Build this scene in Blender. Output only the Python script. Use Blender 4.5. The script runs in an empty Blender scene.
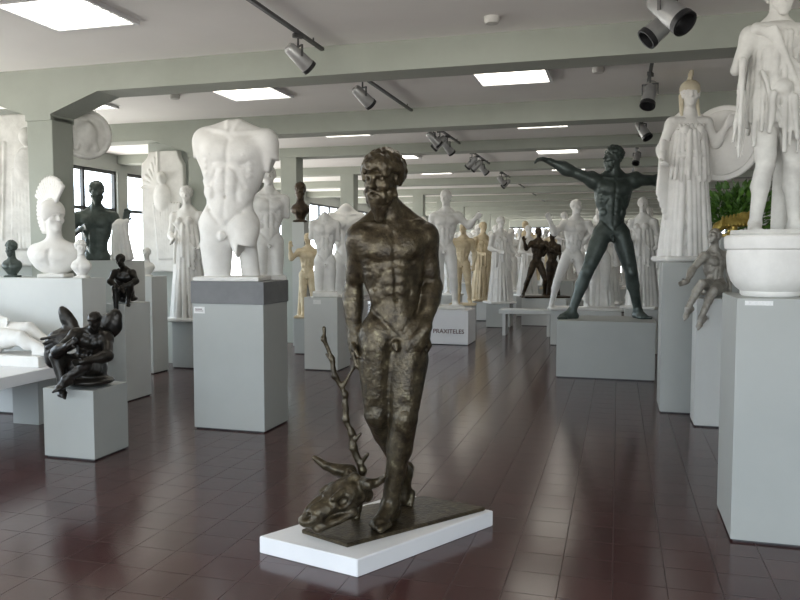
import bpy, math, random
import numpy as np
from mathutils import Vector, Matrix
random.seed(4)
rng=np.random.RandomState(5)
TH=math.radians(16); CT,ST=math.cos(TH),math.sin(TH)
def rw(b,a): return (b*CT+a*ST, -b*ST+a*CT)
COL=bpy.context.scene.collection
# ------------------------------------------------------------ materials
def newmat(name):
    m=bpy.data.materials.new(name); m.use_nodes=True
    nt=m.node_tree; return m,nt,nt.nodes['Principled BSDF']
def noisy(name,c1,c2,rough=.6,metal=0.,scale=6.,bump=.1,bscale=40.,spec=.5,c3=None,bdist=.01,p3=.8):
    m,nt,p=newmat(name); N=nt.nodes; L=nt.links
    tc=N.new('ShaderNodeTexCoord')
    n=N.new('ShaderNodeTexNoise'); n.inputs['Scale'].default_value=scale; n.inputs['Detail'].default_value=6; n.inputs['Roughness'].default_value=.62
    L.new(tc.outputs['Object'],n.inputs['Vector'])
    r=N.new('ShaderNodeValToRGB'); r.color_ramp.elements[0].position=.35; r.color_ramp.elements[1].position=.60
    r.color_ramp.elements[0].color=(*c1,1); r.color_ramp.elements[1].color=(*c2,1)
    if c3:
        e=r.color_ramp.elements.new(p3); e.color=(*c3,1)
    L.new(n.outputs['Fac'],r.inputs['Fac']); L.new(r.outputs['Color'],p.inputs['Base Color'])
    p.inputs['Roughness'].default_value=rough; p.inputs['Metallic'].default_value=metal
    p.inputs['Specular IOR Level'].default_value=spec
    if bump>0:
        n2=N.new('ShaderNodeTexNoise'); n2.inputs['Scale'].default_value=bscale; n2.inputs['Detail'].default_value=4
        L.new(tc.outputs['Object'],n2.inputs['Vector'])
        b=N.new('ShaderNodeBump'); b.inputs['Strength'].default_value=bump; b.inputs['Distance'].default_value=bdist
        L.new(n2.outputs['Fac'],b.inputs['Height']); L.new(b.outputs['Normal'],p.inputs['Normal'])
    return m
M={}
M['plaster']=noisy('plaster',(.70,.685,.65),(.79,.775,.74),.75,0,5,.15,60)
M['plaster_grey']=noisy('plaster_grey',(.48,.47,.44),(.64,.63,.59),.75,0,4,.2,50)
M['plaster_beige']=noisy('plaster_beige',(.50,.40,.25),(.62,.52,.35),.7,0,5,.15,50)
M['helmet_plaster']=noisy('yellowed_plaster',(.56,.49,.34),(.68,.62,.48),.7)
M['bronze']=noisy('bronze_patina',(.030,.022,.013),(.080,.062,.036),.32,.55,20,.5,60,c3=(.19,.165,.10),bdist=.008,p3=.74)
M['bronze_green']=noisy('bronze_green',(.045,.058,.052),(.085,.104,.095),.42,.4,6,.15,50)
M['bronze_black']=noisy('bronze_black',(.010,.010,.009),(.03,.025,.02),.3,.5,10,.3,40)
M['bronze_silver']=noisy('bronze_silver',(.22,.20,.17),(.38,.36,.32),.45,.3,12,.3,50)
M['bronze_brown']=noisy('bronze_brown',(.02,.014,.009),(.06,.04,.022),.4,.5,8,.2,40)
M['gold']=noisy('gilt',(.35,.24,.05),(.65,.5,.14),.35,.6,10,.2,40)
M['ped']=noisy('pedestal_paint',(.375,.385,.365),(.395,.405,.385),.55,0,2,.03,80)
M['ped_light']=noisy('pedestal_white_paint',(.55,.56,.54),(.58,.59,.57),.55,0,2,.03,80)
M['ped_dark']=noisy('pedestal_dark_paint',(.13,.132,.135),(.17,.17,.172),.55,0,3,.1,60)
M['white']=noisy('white_lacquer',(.76,.76,.77),(.80,.80,.81),.4,0,2,.02,80)
M['wall']=noisy('wall_paint',(.40,.42,.385),(.43,.45,.415),.8,0,1,.05,60)
M['ceil']=noisy('ceiling_paint',(.86,.84,.81),(.89,.87,.84),.85,0,1,.03,60)
M['beam']=noisy('beam_paint',(.31,.33,.285),(.34,.36,.315),.8,0,1.5,.05,50)
M['black']=noisy('black_metal',(.012,.012,.013),(.03,.03,.032),.4,.3,8,0)
M['darkgrey']=noisy('grey_metal',(.06,.06,.06),(.09,.09,.09),.4,.4,8,0)
M['midgrey']=noisy('spot_grey_metal',(.28,.28,.28),(.36,.36,.35),.35,.4,8,0)
M['frame']=noisy('window_frame',(.03,.033,.035),(.05,.055,.055),.5,0,4,0)
M['leaf']=noisy('leaf_green',(.03,.09,.015),(.10,.22,.03),.5,0,12,0)
M['paper']=noisy('paper',(.7,.7,.68),(.8,.8,.78),.8,0,90,0)
M['ink']=noisy('ink_dark_red',(.09,.03,.03),(.13,.04,.04),.7,0,5,0)
M['lens']=noisy('lamp_reflector',(.5,.5,.5),(.7,.7,.7),.2,.8,5,0)
def floor_mat():
    m,nt,p=newmat('floor_tiles'); N=nt.nodes; L=nt.links
    tc=N.new('ShaderNodeTexCoord')
    b=N.new('ShaderNodeTexBrick'); b.offset=0; b.squash=1
    b.inputs['Scale'].default_value=1; b.inputs['Brick Width'].default_value=.25; b.inputs['Row Height'].default_value=.25
    b.inputs['Mortar Size'].default_value=.003; b.inputs['Mortar Smooth'].default_value=.3
    b.inputs['Color1'].default_value=(.050,.020,.020,1); b.inputs['Color2'].default_value=(.064,.026,.025,1)
    b.inputs['Mortar'].default_value=(.030,.016,.015,1)
    L.new(tc.outputs['Object'],b.inputs['Vector'])
    for soc,a,c in (('Roughness',.17,.38),('Specular IOR Level',.55,.32)):
        mr=N.new('ShaderNodeMapRange'); mr.inputs['To Min'].default_value=a; mr.inputs['To Max'].default_value=c
        L.new(b.outputs['Fac'],mr.inputs['Value']); L.new(mr.outputs['Result'],p.inputs[soc])
    L.new(b.outputs['Color'],p.inputs['Base Color'])
    n=N.new('ShaderNodeTexNoise'); n.inputs['Scale'].default_value=5; L.new(tc.outputs['Object'],n.inputs['Vector'])
    bp=N.new('ShaderNodeBump'); bp.inputs['Strength'].default_value=.10; bp.inputs['Distance'].default_value=.01
    L.new(n.outputs['Fac'],bp.inputs['Height']); L.new(bp.outputs['Normal'],p.inputs['Normal'])
    return m
M['floor']=floor_mat()
def lamp_mat():
    m,nt,p=newmat('fluorescent_louver'); N=nt.nodes; L=nt.links
    tc=N.new('ShaderNodeTexCoord'); w=N.new('ShaderNodeTexWave'); w.inputs['Scale'].default_value=3.2
    w.bands_direction='Y'
    L.new(tc.outputs['Object'],w.inputs['Vector'])
    mr=N.new('ShaderNodeMapRange'); mr.inputs['To Min'].default_value=1.0; mr.inputs['To Max'].default_value=8
    L.new(w.outputs['Fac'],mr.inputs['Value'])
    p.inputs['Base Color'].default_value=(.8,.8,.8,1)
    p.inputs['Emission Color'].default_value=(1,.95,.83,1)
    L.new(mr.outputs['Result'],p.inputs['Emission Strength'])
    return m
M['lamp']=lamp_mat()
# ------------------------------------------------------------ mesh helpers
def obj(name,mesh,mat,parent=None,loc=(0,0,0),rot=(0,0,0)):
    o=bpy.data.objects.new(name,mesh); COL.objects.link(o)
    if mesh is not None and mat: 
        if not mesh.materials: mesh.materials.append(M[mat])
    o.location=loc; o.rotation_euler=rot
    if parent: o.parent=parent
    return o
def tag(o,label,cat,group=None):
    o['label']=label; o['category']=cat
    if group: o['group']=group
    return o
def pyd(name,v,f,smooth=False):
    m=bpy.data.meshes.new(name); m.from_pydata([tuple(map(float,x)) for x in v],[],f); m.update()
    if smooth: m.polygons.foreach_set('use_smooth',[True]*len(m.polygons))
    return m
def boxes(name,lst,bevel=0):
    import bmesh
    bm=bmesh.new()
    for (x0,x1,y0,y1,z0,z1) in lst:
        vs=[bm.verts.new(p) for p in [(x0,y0,z0),(x1,y0,z0),(x1,y1,z0),(x0,y1,z0),(x0,y0,z1),(x1,y0,z1),(x1,y1,z1),(x0,y1,z1)]]
        for f in [(0,3,2,1),(4,5,6,7),(0,1,5,4),(1,2,6,5),(2,3,7,6),(3,0,4,7)]: bm.faces.new([vs[i] for i in f])
    if bevel: bmesh.ops.bevel(bm,geom=list(bm.edges),offset=bevel,segments=2,affect='EDGES',profile=.6)
    m=bpy.data.meshes.new(name); bm.to_mesh(m); bm.free(); return m
def prism(name,pts,z0,z1,bevel=0):
    import bmesh
    bm=bmesh.new()
    lo=[bm.verts.new((x,y,z0)) for x,y in pts]; hi=[bm.verts.new((x,y,z1)) for x,y in pts]
    bm.faces.new(lo[::-1]); bm.faces.new(hi); n=len(pts)
    for i in range(n): bm.faces.new([lo[i],lo[(i+1)%n],hi[(i+1)%n],hi[i]])
    bmesh.ops.recalc_face_normals(bm,faces=bm.faces)
    if bevel: bmesh.ops.bevel(bm,geom=list(bm.edges),offset=bevel,segments=2,affect='EDGES')
    m=bpy.data.meshes.new(name); bm.to_mesh(m); bm.free(); return m
def lathe(name,prof,n=40,smooth=True):
    v=[];f=[]
    for r,z in prof:
        for i in range(n):
            t=2*math.pi*i/n; v.append((r*math.cos(t),r*math.sin(t),z))
    for j in range(len(prof)-1):
        for i in range(n):
            a=j*n+i;b=j*n+(i+1)%n; f.append((a,b,b+n,a+n))
    m=pyd(name,v,f,smooth)
    if smooth:
        try: m.set_sharp_from_angle(angle=math.radians(40))
        except Exception: pass
    return m
# ------------------------------------------------------------ implicit sculpting
def nrm(v):
    v=np.array(v,float); return v/(np.linalg.norm(v)+1e-9)
def A(*v): return np.array(v,float)
I3=np.eye(3)
class Sdf:
    def __init__(s): s.p=[]
    def cap(s,a,b,ra,rb=None,k=.02,op=1):
        s.p.append(('c',np.array(a,float),np.array(b,float),ra,ra if rb is None else rb,k,op)); return s
    def ell(s,c,r,fr=None,k=.02,op=1):
        if not hasattr(r,'__len__'): r=(r,r,r)
        s.p.append(('e',np.array(c,float),np.array(r,float),I3 if fr is None else np.array(fr),0,k,op)); return s
    def box(s,c,r,rd=.01,fr=None,k=.01,op=1):
        s.p.append(('b',np.array(c,float),np.array(r,float),I3 if fr is None else np.array(fr),rd,k,op)); return s
    def seg(s,o,Fr,S,p0,p1,w,amp,side=1,dep=.2):
        s.p.append(('g',np.array(o,float),np.array(Fr),S,np.array(p0,float),np.array(p1,float),w,amp,side,dep)); return s
    def pad(s,o,Fr,S,c,r,amp,side=1,dep=.2):
        s.p.append(('h',np.array(o,float),np.array(Fr),S,np.array(c,float),np.array(r,float),0,amp,side,dep)); return s
    def bb(s,q):
        if q[0]=='c':
            lo=np.minimum(q[1]-q[3],q[2]-q[4]); hi=np.maximum(q[1]+q[3],q[2]+q[4])
        elif q[0] in 'gh':
            S=q[3]
            if q[0]=='g': xs=[min(q[4][0],q[5][0])-2.5*q[6],max(q[4][0],q[5][0])+2.5*q[6]]; zs=[min(q[4][1],q[5][1])-2.5*q[6],max(q[4][1],q[5][1])+2.5*q[6]]
            else: xs=[q[4][0]-1.7*q[5][0],q[4][0]+1.7*q[5][0]]; zs=[q[4][1]-1.7*q[5][1],q[4][1]+1.7*q[5][1]]
            ys=[0,q[9]] if q[8]>0 else [-q[9],0]
            pts=np.array([q[1]+S*(q[2][0]*x+q[2][1]*y+q[2][2]*z) for x in xs for y in ys for z in zs]); return pts.min(0),pts.max(0)
        else:
            e=np.abs(q[3]).T@q[2]; lo=q[1]-e; hi=q[1]+e
        return lo,hi
    def mesh(s,name,h,noise=0,nf=18.,zcut=None):
        bs=[s.bb(q) for q in s.p if q[0] in 'ceb' and q[6]>0]
        lo=np.min([b[0] for b in bs],0)-3*h; hi=np.max([b[1] for b in bs],0)+3*h
        n=np.ceil((hi-lo)/h).astype(int)+1
        ax=[(lo[i]+np.arange(n[i])*h).astype(np.float32) for i in range(3)]
        F=np.full(tuple(n),1.,np.float32)
        for q in s.p:
            b0,b1=s.bb(q); mg=(0 if q[0] in 'gh' else q[5])+2.5*h
            i0=np.maximum(0,np.floor((b0-mg-lo)/h).astype(int)); i1=np.minimum(n,np.ceil((b1+mg-lo)/h).astype(int)+1)
            if np.any(i1<=i0): continue
            sl=tuple(slice(i0[i],i1[i]) for i in range(3))
            X=ax[0][sl[0]][:,None,None]; Y=ax[1][sl[1]][None,:,None]; Z=ax[2][sl[2]][None,None,:]
            if q[0] in 'gh':
                c,R,S=q[1],q[2],q[3]
                px,py,pz=(X-c[0])/S,(Y-c[1])/S,(Z-c[2])/S
                u=[px*R[i][0]+py*R[i][1]+pz*R[i][2] for i in range(3)]
                if q[0]=='g':
                    a,b=q[4],q[5]; d=b-a; t=np.clip(((u[0]-a[0])*d[0]+(u[2]-a[1])*d[1])/(d@d+1e-9),0,1)
                    e=((u[0]-a[0]-t*d[0])**2+(u[2]-a[1]-t*d[1])**2)/q[6]**2; W=np.exp(-e)
                else:
                    e=((u[0]-q[4][0])/q[5][0])**2+((u[2]-q[4][1])/q[5][1])**2; W=np.exp(-e*e)
                mk=np.clip(u[1]*q[8]/.03,0,1); mk=mk*np.clip((q[9]-u[1]*q[8])/.03,0,1)
                F[sl]+=(q[7]*S*W*mk).astype(np.float32); continue
            if q[0]=='c':
                a,b=q[1],q[2]; d=b-a; dd=float(d@d)+1e-9
                t=np.clip(((X-a[0])*d[0]+(Y-a[1])*d[1]+(Z-a[2])*d[2])/dd,0,1)
                D=np.sqrt((X-a[0]-t*d[0])**2+(Y-a[1]-t*d[1])**2+(Z-a[2]-t*d[2])**2)-(q[3]+(q[4]-q[3])*t)
            else:
                c,r,R=q[1],q[2],q[3]
                px,py,pz=X-c[0],Y-c[1],Z-c[2]
                u=[px*R[i][0]+py*R[i][1]+pz*R[i][2] for i in range(3)]
                if q[0]=='e':
                    k0=np.sqrt((u[0]/r[0])**2+(u[1]/r[1])**2+(u[2]/r[2])**2)
                    k1=np.sqrt((u[0]/r[0]**2)**2+(u[1]/r[1]**2)**2+(u[2]/r[2]**2)**2)+1e-6
                    D=k0*(k0-1)/k1
                else:
                    w=[np.abs(u[i])-r[i]+q[4] for i in range(3)]
                    D=np.sqrt(sum(np.maximum(x,0)**2 for x in w))+np.minimum(np.maximum(np.maximum(w[0],w[1]),w[2]),0)-q[4]
            k=max(q[5],1e-4); f=F[sl]
            if q[6]>0:
                g=np.clip(.5+.5*(f-D)/k,0,1); F[sl]=f*(1-g)+D*g-k*g*(1-g)
            else:
                f=-f; g=np.clip(.5+.5*(f-D)/k,0,1); F[sl]=-(f*(1-g)+D*g-k*g*(1-g))
        if noise:
            X=ax[0][:,None,None];Y=ax[1][None,:,None];Z=ax[2][None,None,:]
            for w in (1,2.1,4.3):
                F+=noise/w*(np.sin(nf*w*(X+.4*Z)+1.3+2*np.sin(Y*nf*w*.5))*np.sin(nf*w*(Y-.3*X)+.7)*np.sin(nf*w*(Z+.35*Y)+2.1)).astype(np.float32)
        if zcut is not None:
            F=np.maximum(F,(zcut-ax[2])[None,None,:])
        F[F==0]=1e-6
        neg=F<0; sh=tuple(np.array(F.shape)-1)
        cnt=np.zeros(sh,np.float32); S=[np.zeros(sh,np.float32) for _ in range(3)]
        for axx in range(3):
            o=[i for i in range(3) if i!=axx]
            for p in (0,1):
                for r_ in (0,1):
                    s0=[None]*3; s1=[None]*3
                    s0[axx]=slice(0,-1); s1[axx]=slice(1,None)
                    for oo,v in zip(o,(p,r_)):
                        s0[oo]=s1[oo]=slice(1,None) if v else slice(0,-1)
                    a=F[tuple(s0)]; b=F[tuple(s1)]
                    ii=np.nonzero(neg[tuple(s0)]!=neg[tuple(s1)])
                    t=a[ii]/(a[ii]-b[ii])
                    cnt[ii]+=1; S[axx][ii]+=t
                    if p: S[o[0]][ii]+=1
                    if r_: S[o[1]][ii]+=1
        act=np.nonzero(cnt>0); c=cnt[act]
        V=np.stack([(act[i]+S[i][act]/c)*h+lo[i] for i in range(3)],1)
        idx=np.full(sh,-1,np.int64); idx[act]=np.arange(len(c))
        Q=[]
        for axx in range(3):
            o=[(axx+1)%3,(axx+2)%3]
            s0=[slice(1,-1)]*3; s1=[slice(1,-1)]*3
            s0[axx]=slice(0,-1); s1[axx]=slice(1,None)
            ii=np.nonzero(neg[tuple(s0)]!=neg[tuple(s1)])
            g=[ii[0].copy(),ii[1].copy(),ii[2].copy()]
            for oo in o: g[oo]=g[oo]+1
            inside=neg[tuple(g)]
            def cell(d0,d1):
                q=[x.copy() for x in g]; q[o[0]]=q[o[0]]-d0; q[o[1]]=q[o[1]]-d1
                return idx[tuple(q)]
            a=cell(1,1);b=cell(0,1);c_=cell(0,0);d=cell(1,0)
            Q.append(np.where(inside[:,None],np.stack([a,b,c_,d],1),np.stack([d,c_,b,a],1)))
        Q=np.concatenate(Q); Q=Q[(Q>=0).all(1)]
        m=bpy.data.meshes.new(name); m.from_pydata(V.tolist(),[],Q.tolist()); m.update()
        m.polygons.foreach_set('use_smooth',[True]*len(m.polygons))
        return m
def lerp(a,b,t): return np.array(a,float)*(1-t)+np.array(b,float)*t
def hand(B,wr,d,pn,s,curl=.4,rmin=.0):
    d=nrm(d); pn=nrm(np.array(pn,float)-d*float(np.dot(pn,d))); sd=np.cross(d,pn)
    B.ell(wr+d*.05*s,(.054*s,.041*s,.020*s),[d,sd,pn],k=.015)
    B.cap(wr-d*.02*s,wr+d*.03*s,.027*s,.026*s,k=.015)
    for i,l in enumerate((.07,.08,.075,.058)):
        o=wr+d*.086*s+sd*(.031-.0205*i)*s
        m=o+nrm(d+pn*curl*.6)*l*.55*s; e=m+nrm(d+pn*curl*1.8)*l*.5*s
        r=max(.0105*s,rmin)
        B.cap(o-d*.02*s,m,r*1.05,r,k=.005); B.cap(m,e,r,r*.8,k=.004)
    o=wr+d*.025*s+sd*.028*s; m=o+nrm(d*.6+sd*.8+pn*.3)*.045*s; e=m+nrm(d+sd*.2+pn*.4)*.032*s
    B.cap(o,m,.015*s,.013*s,k=.008); B.cap(m,e,.013*s,.010*s,k=.004)
def arm(B,sh,el,wr,s,hd=None,pn=(0,-1,0),curl=.4,rmin=0,fr=A(0,-1,0),hs=1.,ar=1.):
    s0=s; s=s*ar
    B.ell(lerp(sh,el,.12),(.060*s,.062*s,.078*s),k=.035*s)
    B.cap(sh,el,.054*s,.043*s,k=.03*s)
    B.cap(lerp(sh,el,.30)+fr*.016*s,lerp(sh,el,.72)+fr*.014*s,.040*s,.038*s,k=.018*s)
    B.cap(lerp(sh,el,.25)-fr*.016*s,lerp(sh,el,.65)-fr*.014*s,.042*s,.037*s,k=.018*s)
    if wr is None: return
    B.cap(el,wr,.042*s,.030*s,k=.025*s)
    B.ell(lerp(el,wr,.25),(.046*s,.046*s,.06*s),k=.03*s)
    B.cap(lerp(el,wr,.05),lerp(el,wr,.50),.046*s,.037*s,k=.03*s)
    hand(B,wr,(wr-el) if hd is None else hd,pn,s0*hs,curl,rmin)
def leg(B,hip,kn,an,t,s,f,ls=1.):
    ax=nrm(kn-hip); f1=nrm(f-ax*float(np.dot(f,ax))); sd=np.cross(ax,f1); s0=s; s=s*ls
    B.cap(hip,kn,.088*s,.055*s,k=.04*s)
    B.cap(lerp(hip,kn,.12)+f1*.030*s,lerp(hip,kn,.72)+f1*.026*s,.066*s,.046*s,k=.018*s)
    B.cap(lerp(hip,kn,.1)-f1*.028*s,lerp(hip,kn,.65)-f1*.024*s,.066*s,.045*s,k=.018*s)
    for q in(-1,1):
        B.cap(lerp(hip,kn,.3)+sd*q*.034*s+f1*.008*s,lerp(hip,kn,.84)+sd*q*.026*s+f1*.016*s,.052*s,.034*s,k=.020*s)
    if an is None: return
    B.ell(kn+f1*.032*s,(.030*s,.028*s,.036*s),k=.018*s)
    ax2=nrm(an-kn); f2=nrm(f-ax2*float(np.dot(f,ax2))); sd2=np.cross(ax2,f2)
    B.cap(kn,an,.052*s,.036*s,k=.025*s)
    for q in(-1,1): B.cap(lerp(kn,an,.12)-f2*.018*s+sd2*q*.014*s,lerp(kn,an,.36)-f2*.026*s+sd2*q*.018*s,.043*s,.042*s,k=.022*s)
    B.cap(lerp(kn,an,.36)-f2*.024*s,lerp(kn,an,.85)-f2*.012*s,.046*s,.028*s,k=.03*s)
    foot(B,an,t,s0*(1+ls)/2)
def foot(B,an,t,s):
    t=nrm(t); sd=np.cross(t,A(0,0,1)); sd=nrm(sd) if np.linalg.norm(sd)>.2 else A(1,0,0); u=nrm(np.cross(sd,t))
    B.ell(an,(.038*s,.038*s,.036*s),k=.02*s)
    B.ell(an-t*.035*s-u*.050*s,(.036*s,.036*s,.036*s),k=.02*s)
    B.cap(an-u*.01*s,an+t*.11*s-u*.056*s,.038*s,.030*s,k=.03*s)
    B.cap(an-t*.03*s-u*.053*s,an+t*.12*s-u*.062*s,.032*s,.026*s,k=.02*s)
    B.cap(an+sd*.02*s-u*.055*s,an+t*.11*s-u*.064*s+sd*.022*s,.026*s,.022*s,k=.02*s)
    for i in range(5):
        o=an+t*(.125-.006*i)*s-u*.066*s+sd*(-.036+.018*i)*s
        B.cap(o-t*.04*s,o+t*(.045-.006*i)*s,.018*s,(.0155 if i==0 else .0115)*s,k=.010*s)
def head(B,h,f,up,s,det=True,ears=True):
    f=nrm(f); up=nrm(np.array(up,float)-f*float(np.dot(up,f))); r=np.cross(up,f); Fr=[r,f,up]
    P=lambda x,y,z: h+(r*x+f*y+up*z)*s
    B.ell(P(0,-.012,.03),(.074*s,.094*s,.088*s),Fr,k=.02*s)
    B.ell(P(0,.028,-.035),(.055*s,.062*s,.074*s),Fr,k=.03*s)
    B.ell(P(0,.072,-.094),(.024*s,.020*s,.020*s),Fr,k=.025*s)
    if det:
        for q in (-1,1):
            B.ell(P(.033*q,.092,.010),(.021*s,.016*s,.012*s),Fr,k=.016*s,op=-1)
            B.ell(P(.033*q,.071,.010),(.0145*s,.013*s,.010*s),Fr,k=.004*s)
            B.cap(P(.014*q,.088,.028),P(.050*q,.074,.028),.008*s,.006*s,k=.014*s)
            B.ell(P(.042*q,.060,-.022),(.020*s,.02*s,.018*s),Fr,k=.025*s)
            if ears: B.ell(P(.074*q,-.005,.0),(.010*s,.020*s,.032*s),Fr,k=.006*s)
        B.cap(P(0,.084,.026),P(0,.108,-.018),.009*s,.012*s,k=.012*s)
        B.cap(P(-.011,.096,-.022),P(.011,.096,-.022),.008*s,k=.006*s)
        B.cap(P(-.018,.084,-.052),P(.018,.084,-.052),.006*s,k=.006*s)
        B.cap(P(-.015,.082,-.064),P(.015,.082,-.064),.007*s,k=.005*s)
def hair(B,h,f,up,s,n=70,r=.024,beard=False,full=0,bush=0):
    f=nrm(f); up=nrm(np.array(up,float)-f*float(np.dot(up,f))); rt=np.cross(up,f)
    B.ell(h+(up*.046-f*.024)*s,(.080*s,.090*s,.080*s),[rt,f,up],k=.01)
    for i in range(n):
        z=1-2*(i+.5)/n; a=i*2.39996; d=A(math.sqrt(1-z*z)*math.cos(a),math.sqrt(1-z*z)*math.sin(a),z)
        dx,dy,dz=d
        if dy>.30 and dz<.40-.5*abs(dx)**2-full: continue
        if dz<-.60: continue
        if dy>.0 and dz<-.25: continue
        c=h+(rt*dx*(.078+bush)+f*(dy*(.092+bush)-.014)+up*(dz*(.086+bush)+.032))*s
        rr=r*s*(.8+.5*rng.rand())
        t=np.cross(d,A(.3,.2,1)+.8*rng.randn(3)); t=nrm(rt*t[0]+f*t[1]+up*t[2])*rr*.8
        B.cap(c-t,c+t,rr*.60,rr*.5,k=.006*s)
    if beard:
        for i in range(42+(22 if bush else 0)):
            row=i//11; a=((i%11)-5)/5*(1.25-.18*row)+.1*rng.randn()
            c=h+(rt*math.sin(a)*(.064+bush-.010*row)+f*(math.cos(a)*(.080+bush*.6-.006*row)+.006)+up*(-.048-.024*row*(.8 if bush else 1)-.008*math.cos(a)))*s
            if row==0 and abs(a)<.25: continue
            B.cap(c,c-up*.018*s+f*.003*s+rt*.006*s*rng.randn(),.017*s,.012*s,k=.007*s)
        for q in(-1,1): B.cap(h+(rt*.004*q+f*.100-up*.040)*s,h+(rt*.030*q+f*.086-up*.056)*s,.008*s,.007*s,k=.006*s)
def relief(B,c,Fr,s,a=1.):
    S=lambda p0,p1,w,d,side=1: B.seg(c,Fr,s,p0,p1,w,d*a,side)
    Pd=lambda cc,r,d,side=1: B.pad(c,Fr,s,cc,r,d*a,side)
    S((0,.11),(0,-.01),.013,.010); S((0,-.02),(0,-.205),.010,.007); S((0,-.22),(0,-.32),.012,.004)
    for q in(-1,1):
        Pd((.080*q,.050),(.086,.062),-.017)
        S((.02*q,-.018),(.085*q,-.026),.013,.006); S((.085*q,-.026),(.14*q,.0),.013,.007)
        for z,rx in((-.070,.027),(-.118,.029),(-.168,.030)): Pd((.033*q,z),(rx,.023),-.008)
        Pd((.030*q,-.255),(.036,.06),-.006)
        S((.012*q,-.032),(.060*q,-.072),.012,.006); S((.060*q,-.072),(.100*q,-.145),.013,.007)
        S((.070*q,-.10),(.066*q,-.22),.013,.007)
        Pd((.112*q,-.195),(.042,.036),-.012)
        S((.150*q,-.225),(.095*q,-.290),.013,.011); S((.095*q,-.290),(.025*q,-.365),.013,.009)
        B.pad(c,Fr,s,(.100*q,.028),(.008,.008),-.005*a)
        S((.025*q,.160),(.16*q,.178),.011,-.007); S((.03*q,.135),(.12*q,.150),.014,.004)
        for z in(-.015,-.05,-.085): Pd((.132*q,z),(.016,.014),-.007)
        S((.02*q,.175),(.045*q,.26),.012,-.006)
        Pd((.07*q,.05),(.055,.08),-.010,-1); Pd((.035*q,-.2),(.028,.10),-.010,-1)
    B.pad(c,Fr,s,(0,-.212),(.009,.009),.016*a)
    S((0,.15),(0,-.30),.016,.012,-1)
def human(B,P,s=1.,fem=False,det=True,HB=None,beard=False,nude=True,rmin=0,curl=.4,hn=90,hs=1.,ls=1.,full=0,hhs=1.,cw=1.,ar=1.,ra=1.,ww=None,bush=0):
    g=lambda k: None if P.get(k) is None else np.array(P[k],float)
    pel,neck,shL,shR,hL,hR=[g(k) for k in('pel','neck','shL','shR','hipL','hipR')]
    up=nrm(neck-pel); rt=shR-shL; rt=nrm(rt-up*float(rt@up)); fr=np.cross(rt,up); Fr=[rt,fr,up]
    rp=hR-hL; rp=nrm(rp-up*float(rp@up)); fp=np.cross(rp,up); Fp=[rp,fp,up]
    c=neck-up*.20*s; w=pel+up*.16*s; T=lambda o,x,y,z:o+(rt*x+fr*y+up*z)*s
    m=.92 if fem else cw
    B.ell(c,(.155*s*m,.110*s*min(m,1.03),.20*s),Fr,k=.03*s)
    B.ell(T(neck,0,-.01,-.085),(.165*s*m,.072*s,.075*s),Fr,k=.05*s)
    B.ell(w,(.128*s*(m if ww is None else ww),.090*s,.17*s),Fr,k=.06*s)
    B.ell(pel-up*.01*s,(.152*s*(1.06 if fem else 1),.098*s,.115*s),Fp,k=.06*s)
    for q,sh in ((-1,shL),(1,shR)):
        B.ell(T(c,.112*q*m,-.025,.0),(.054*s*m,.066*s,.15*s),Fr,k=.05*s)
        if not fem: B.cap(T(c,.10*q,.0,.06),lerp(T(c,.12*q,0,.08),sh,.8),.085*s,.062*s,k=.05*s)
        if P.get('neckstub',1): B.cap(T(neck,.03*q,-.012,.045),T(neck,.12*q,-.015,-.040),.040*s,.042*s,k=.04*s)
        else: B.cap(T(neck,.02*q,-.012,-.005),lerp(T(neck,.12*q,-.015,-.04),sh,.5),.052*s,.048*s,k=.04*s)
        B.ell(pel-fp*.060*s+rp*.072*q*s-up*.035*s,(.082*s,.078*s,.090*s),Fp,k=.02*s)
        if fem: B.ell(T(c,.075*q,.092,.035),(.055*s,.055*s,.055*s),Fr,k=.02*s)
    for q in 'LR':
        if g('kn'+q) is not None: leg(B,g('hip'+q),g('kn'+q),g('an'+q),g('t'+q),s,fp,ls)
    if det and not fem: relief(B,c,Fr,s,ra)
    if nude and not fem:
        o=pel+(fp*.098-up*.100)*s
        B.ell(o,(.026*s,.020*s,.028*s),Fp,k=.012*s); B.cap(o+fp*.012*s+up*.012*s,o+fp*.018*s-up*.022*s,.012*s,.010*s,k=.006*s)
    if g('head') is not None:
        h=g('head'); f=P.get('face',(0,-1,0)); hu=P.get('hup',(0,0,1))
        B.cap(neck-up*.02*s,h-A(0,0,.04)*s-nrm(f)*.015*s,.060*s,.054*s,k=.025*s)
        head(B,h,f,hu,s*hs,det)
        hair(B if HB is None else HB,h,f,hu,s*hs,hn,beard=beard,full=full,bush=bush)
    elif P.get('neckstub',1): B.cap(neck,neck+up*.05*s,.062*s,.055*s,k=.02*s)
    for q in 'LR':
        if g('el'+q) is not None: arm(B,g('sh'+q),g('el'+q),g('wr'+q),s,g('h'+q),P.get('pn'+q,(0,-1,0)),curl,rmin,fr,hhs,ar)
        else: B.ell(g('sh'+q),.06*s,k=.03*s)
BASE=dict(head=(0,-.015,1.735),neck=(0,0,1.53),pel=(0,0,.98),shL=(-.19,0,1.455),shR=(.19,0,1.455),
 elL=(-.245,.03,1.16),elR=(.245,.03,1.16),wrL=(-.26,-.05,.91),wrR=(.26,-.05,.91),
 hipL=(-.09,0,.93),hipR=(.09,0,.93),knL=(-.10,-.02,.50),knR=(.10,-.02,.50),anL=(-.11,.02,.09),anR=(.11,.02,.09),
 tL=(-.25,-1,0),tR=(.3,-1,0),face=(0,-1,0),hup=(0,0,1))
def SP(s=1,dz=0,**k):
    P=dict(BASE); P.update(k); out={}
    for a,b in P.items():
        if b is None or not hasattr(b,'__len__'): out[a]=b; continue
        v=np.array(b,float)*s
        if a not in('tL','tR','face','hup','hL','hR','pnL','pnR'): v=v+A(0,0,dz)
        out[a]=v
    return out
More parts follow.
